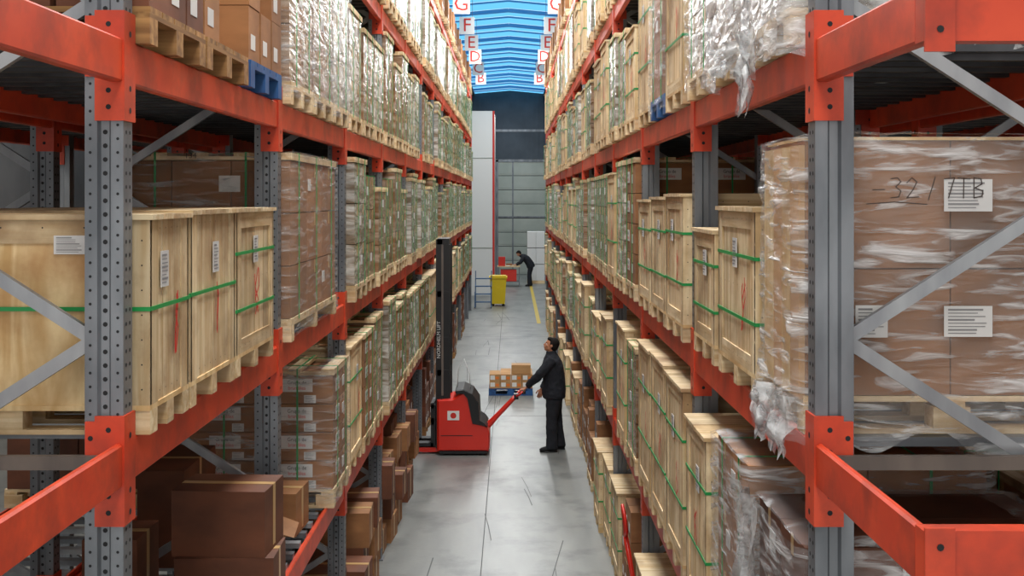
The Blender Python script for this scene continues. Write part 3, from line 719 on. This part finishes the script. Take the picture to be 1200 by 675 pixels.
def worker(name,J,loc,rotz):
    E=empty(name,loc,rotz)
    V=Vector
    b=MB()
    pel=V(J['pelvis'])
    b.tube([pel+V((0,0,-.10)),pel+V((0,0,-.02)),pel+V((0,0,.08)),pel+V((0,0,.14))],[(.145,.125),(.19,.15),(.185,.145),(.17,.13)],'trouser',20)
    for s in 'LR':
        h,k,a=V(J['hip'+s]),V(J['knee'+s]),V(J['ankle'+s])
        b.tube([h+V((0,0,.02)),h.lerp(k,.25),h.lerp(k,.6),k,k.lerp(a,.3),k.lerp(a,.7),a+V((0,0,-.0)),a+V((0,0,-.045))],[(.094,.118),(.10,.122),(.092,.106),(.082,.090),(.082,.09),(.076,.086),(.076,.09),(.076,.096)],'trouser',16)
    o=b.obj('trousers',E); remesh(o,.014,3)
    tx2=bpy.data.textures.new('crease','CLOUDS'); tx2.noise_scale=.12
    dm=o.modifiers.new('d','DISPLACE'); dm.texture=tx2; dm.strength=.02; dm.mid_level=.5
    b=MB(); T=[V(p) for p in J['torso']]
    R=[(.205,.172),(.22,.182),(.215,.172),(.218,.168),(.222,.165),(.21,.138),(.135,.105),(.085,.085)]
    b.tube(T,R[:len(T)],'cloth',24)
    for s in 'LR':
        S,e,w_=V(J['sh'+s]),V(J['el'+s]),V(J['wr'+s]); c=T[-3].lerp(S,.55)
        b.tube([c,S,S.lerp(e,.3),S.lerp(e,.7),e,e.lerp(w_,.3),e.lerp(w_,.75),w_],[.08,.09,.084,.076,.070,.068,.058,.048],'cloth',14)
    b.tube([T[-1]-V((0,0,.02)),T[-1]+V(J['neckdir'])*.05],[(.085,.088),(.074,.076)],'cloth',20)
    o=b.obj('jacket',E); remesh(o,.012,3)
    tx=bpy.data.textures.new('fold','CLOUDS'); tx.noise_scale=.09
    dm=o.modifiers.new('d','DISPLACE'); dm.texture=tx; dm.strength=.028; dm.mid_level=.5
    b=MB()
    for s in 'LR':
        a=V(J['ankle'+s]); z=0
        b.tube([(a.x-.085,a.y,z+.045),(a.x-.06,a.y,z+.055),(a.x,a.y,z+.062),(a.x+.08,a.y,z+.05),(a.x+.15,a.y,z+.038),(a.x+.185,a.y,z+.03)],[(.025,.035),(.038,.048),(.042,.052),(.047,.043),(.045,.034),(.02,.02)],'rubber',14)
        b.tube([(a.x-.01,a.y,z+.04),(a.x-.01,a.y,z+.13)],.048,'rubber',14)
        b.tube([(a.x-.085,a.y,z+.012),(a.x-.03,a.y,z+.012),(a.x+.09,a.y,z+.012),(a.x+.185,a.y,z+.014)],[(.032,.012),(.043,.012),(.05,.012),(.022,.012)],'black',14)
    b.obj('shoes',E)
    for s in 'LR':
        b=MB(); sd=1 if s=='L' else -1
        if J['hand'+s][0]=='grip': hand_grip(b,J['hand'+s][1],sd,J['wr'+s])
        else: hand_relax(b,J['wr'+s],J['hand'+s][1],sd,J['hand'+s][2])
        o=b.obj('hand_'+s.lower(),E); remesh(o,.0035,1)
    hp=J['headpitch']; hc=V(J['head'])
    H=empty('head',tuple(hc)); H.parent=E; H.rotation_euler=(0,-math.radians(hp),math.radians(J.get('headyaw',0)))
    b=MB()
    b.ell((-.012,0,.03),(.097,.076,.088),'skin'); b.ell((.03,0,-.03),(.058,.058,.072),'skin'); b.ell((.045,0,-.075),(.036,.036,.028),'skin')
    b.ell((.005,0,-.045),(.06,.06,.055),'skin')
    b.ell((.072,0,.028),(.018,.045,.012),'skin')
    b.tube([(.078,0,.022),(.092,0,.0),(.104,0,-.02),(.088,0,-.032)],[.009,.010,.014,.010],'skin',10)
    b.ell((.084,0,-.047),(.012,.024,.007),'skin'); b.ell((.083,0,-.058),(.012,.021,.008),'skin')
    for s in (-1,1):
        b.ell((.055,s*.042,-.018),(.024,.02,.02),'skin'); b.ell((-.005,s*.077,.0),(.02,.009,.032),'skin')
    nb=H.rotation_euler.to_matrix().inverted()@(V(J['torso'][-1])-hc)
    b.tube([(-.02,0,-.03),(-.02,0,-.07),tuple(V((-.02,0,-.07)).lerp(nb,.6)),tuple(nb)],[.052,.054,.056,.062],'skin',16)
    o=b.obj('face',H); remesh(o,.0055,2)
    b=MB(); b.ell((-.03,0,.046),(.096,.085,.090),'hair'); b.ell((-.055,0,.0),(.068,.080,.078),'hair'); b.ell((.03,0,.088),(.052,.062,.036),'hair')
    for s in (-1,1): b.ell((.0,s*.072,.032),(.024,.012,.034),'hair')
    o=b.obj('hair',H); remesh(o,.007,2)
    b=MB()
    for s in (-1,1):
        b.ell((.070,s*.031,.006),(.013,.013,.0105),'white',12,8); b.ell((.0795,s*.031,.006),(.0052,.006,.006),'ink',10,8)
        b.tube([(.078,s*.015,.027),(.082,s*.03,.031),(.07,s*.048,.026)],.0045,'hair',6)
    b.ell((.094,0,-.053),(.005,.019,.004),'lips',12,8)
    b.obj('eyes_and_brows',H)
    return E
MX,MY=.60,18.12
def tl(wx,wy,wz): return (-(wx-MX),-(wy-MY),wz)
g=tl(GX,GY,GZ)
J=dict(pelvis=(-.05,0,.93),hipL=(-.05,.09,.90),hipR=(-.06,-.09,.90),kneeL=(-.01,.10,.50),kneeR=(-.09,-.10,.50),ankleL=(-.01,.10,.10),ankleR=(-.14,-.11,.10),
 torso=[(-.05,0,.82),(-.05,0,.90),(-.05,0,1.06),(-.045,0,1.18),(-.03,0,1.30),(-.015,0,1.41),(-.01,0,1.47),(-.01,0,1.50)],
 neckdir=(.1,0,1),shL=(.0,.19,1.405),shR=(-.02,-.19,1.405),elL=(.19,.21,1.20),elR=(-.02,-.25,1.13),
 wrL=(g[0]-.085,g[1]+.008,g[2]+.075),wrR=(.13,-.20,.93),handL=('grip',g),handR=('relax',(.35,.02,-1),(1,0,.2)),
 head=(.0,0,1.63),headpitch=18,headyaw=0)
worker('warehouse_worker',J,(MX,MY,0),math.pi)
J2=dict(pelvis=(-.12,0,.93),hipL=(-.12,.09,.90),hipR=(-.12,-.09,.90),kneeL=(-.04,.11,.50),kneeR=(-.06,-.11,.50),ankleL=(-.05,.12,.10),ankleR=(-.10,-.12,.10),
 torso=[(-.14,0,.82),(-.11,0,.90),(-.04,0,1.05),(.04,0,1.15),(.13,0,1.24),(.23,0,1.31),(.28,0,1.34),(.31,0,1.36)],
 neckdir=(.7,0,.7),shL=(.20,.18,1.28),shR=(.20,-.18,1.28),elL=(.33,.22,1.06),elR=(.35,-.22,1.05),
 wrL=(.52,.14,.95),wrR=(.54,-.12,.95),handL=('relax',(1,-.1,-.12),(0,-1,0)),handR=('relax',(1,.1,-.12),(0,1,0)),
 head=(.42,0,1.44),headpitch=-38)
worker('warehouse_worker',J2,(.72,52,0),math.pi)
# ---------------------------------------------------------------- far end
b=MB()
b.box((-.65,51.6,.86),(.36,52.5,.90),'wood')
for x in (-.62,.3):
    for y in (51.63,52.42): b.box((x,y,0),(x+.04,y+.04,.86),'steel')
b.box((-.6,51.7,.2),(.3,52.4,.23),'steel'); b.obj('packing_table')
b=MB(); b.box((-.6,51.75,.902),(-.3,52.1,1.3),'redmark'); b.box((-.26,52.2,.902),(.0,52.45,.98),'card'); b.box((-.25,51.7,.902),(-.1,51.9,.925),'white'); b.box((-.5,51.65,.24),(.2,52.2,.75),'truckred'); b.obj('packing_supplies')
b=MB()
vs=[(-.24,-.24,.08),(.24,-.24,.08),(.24,.24,.08),(-.24,.24,.08),(-.3,-.3,1.0),(.3,-.3,1.0),(.3,.3,1.0),(-.3,.3,1.0)]
b.add(vs,[(0,3,2,1),(0,1,5,4),(1,2,6,5),(2,3,7,6),(3,0,4,7)],'yellow'); b.box((-.33,-.33,1.0),(.33,.33,1.06),'yellow'); b.box((-.28,-.3,1.06),(.28,.25,1.1),'yellow')
for s in (-1,1): b.tube([(s*.2-.03,.2,.08),(s*.2+.03,.2,.08)],.08,'rubber',12)
b.box((-.2,-.22,.0),(-.14,-.16,.08),'rubber'); b.box((.14,-.22,.0),(.2,-.16,.08),'rubber')
b.obj('wheeled_waste_bin',None,(-.5,42.6,0))
b=MB()
for i in range(4): b.box((-.3,-.5+i*.22,.26*(i+1)-.03),(.3,-.28+i*.22,.26*(i+1)),'bluemetal')
for s in (-.3,.27):
    b.bar((s+.015,-.5,.05),(s+.015,.35,1.05),.03,.08,'bluemetal'); b.box((s,.3,0),(s+.03,.36,1.3),'bluemetal'); b.box((s,-.48,.1),(s+.03,-.44,.6),'bluemetal')
b.obj('step_ladder',None,(-1.02,41.7,0))
b=MB()
b.box((-4,47,0),(-.72,51,7.4),'white'); b.box((-.78,46.97,0),(-.70,47.0,7.4),'redmark')
for z in (1.9,5.5): b.box((-4,46.98,z),(-.78,47.0,z+.03),'doorgrey')
b.box((-1.9,46.98,0),(-1.87,47.0,7.4),'doorgrey')
b.obj('partition_cabin')
b=MB()
for i in range(3):
    for j in range(2): b.box((.55+j*.4,56,.145+i*.75),(.94+j*.4,57,.145+i*.75+.72),'white')
for yy in (56,56.45,56.9): b.box((.55,yy,0),(1.35,yy+.1,.14),'wood')
b.obj('wrapped_goods_stack',None,(.15,-2.5,0))
b=MB()
b.tube([(0,0,.12),(-.05,0,.5),(-.12,0,.9)],.022,'truckred',10)
b.tube([(-.12,0,.9),(-.12,-.09,.98),(-.14,-.09,1.12),(-.15,0,1.18),(-.14,.09,1.12),(-.12,.09,.98),(-.12,0,.9)],.016,'truckred',8,ref=(1,0,0))
b.box((-.08,-.12,.1),(.15,.12,.34),'truckred'); b.tube([(.0,-.06,.09),(.0,.06,.09)],.09,'rubber',16)
for s in (-.27,.11): b.box((.1,s,.06),(1.2,s+.16,.11),'truckred'); b.tube([(1.1,s+.04,.04),(1.1,s+.12,.04)],.04,'rubber',12)
b.obj('pallet_jack',None,(1.13,10.4,0))
# ---------------------------------------------------------------- camera & light
cam=bpy.data.cameras.new('camera'); co=bpy.data.objects.new('camera',cam); COL.objects.link(co)
co.location=(0,0,CH); co.rotation_euler=(math.pi/2,0,0); cam.sensor_width=36; cam.lens=36*1373/1200; cam.shift_y=-105.5/1200; cam.clip_start=.05; cam.clip_end=200
sc.camera=co
W=bpy.data.worlds.new('world'); sc.world=W; W.use_nodes=True
W.node_tree.nodes['Background'].inputs[0].default_value=(1,.97,.92,1); W.node_tree.nodes['Background'].inputs[1].default_value=1.05
def area(n,loc,sx,sy,p,col=(1,.96,.90)):
    l=bpy.data.lights.new(n,'AREA'); l.shape='RECTANGLE'; l.size=sx; l.size_y=sy; l.energy=p; l.color=col
    o=bpy.data.objects.new(n,l); COL.objects.link(o); o.location=loc; return o
for i,y in enumerate((1,6,11,16,21,26)): area('added_overhead_light',(-.1,y,8.95),1.6,3.5,265)  # added area lights above the view, top light for the near aisle
for i,y in enumerate((31.5,37.3,43.1,48.9,54.7)): area('added_overhead_light',(-.1,y,9.1),.25,1.6,250)  # added narrow lights under the skylight to brighten the far end
for x in (-6.2,6.0):
    for y in (5,11,17): area('added_overhead_light',(x,y,8.9),1.2,3,260)  # added unseen lights over the side aisles, to light the rack backs
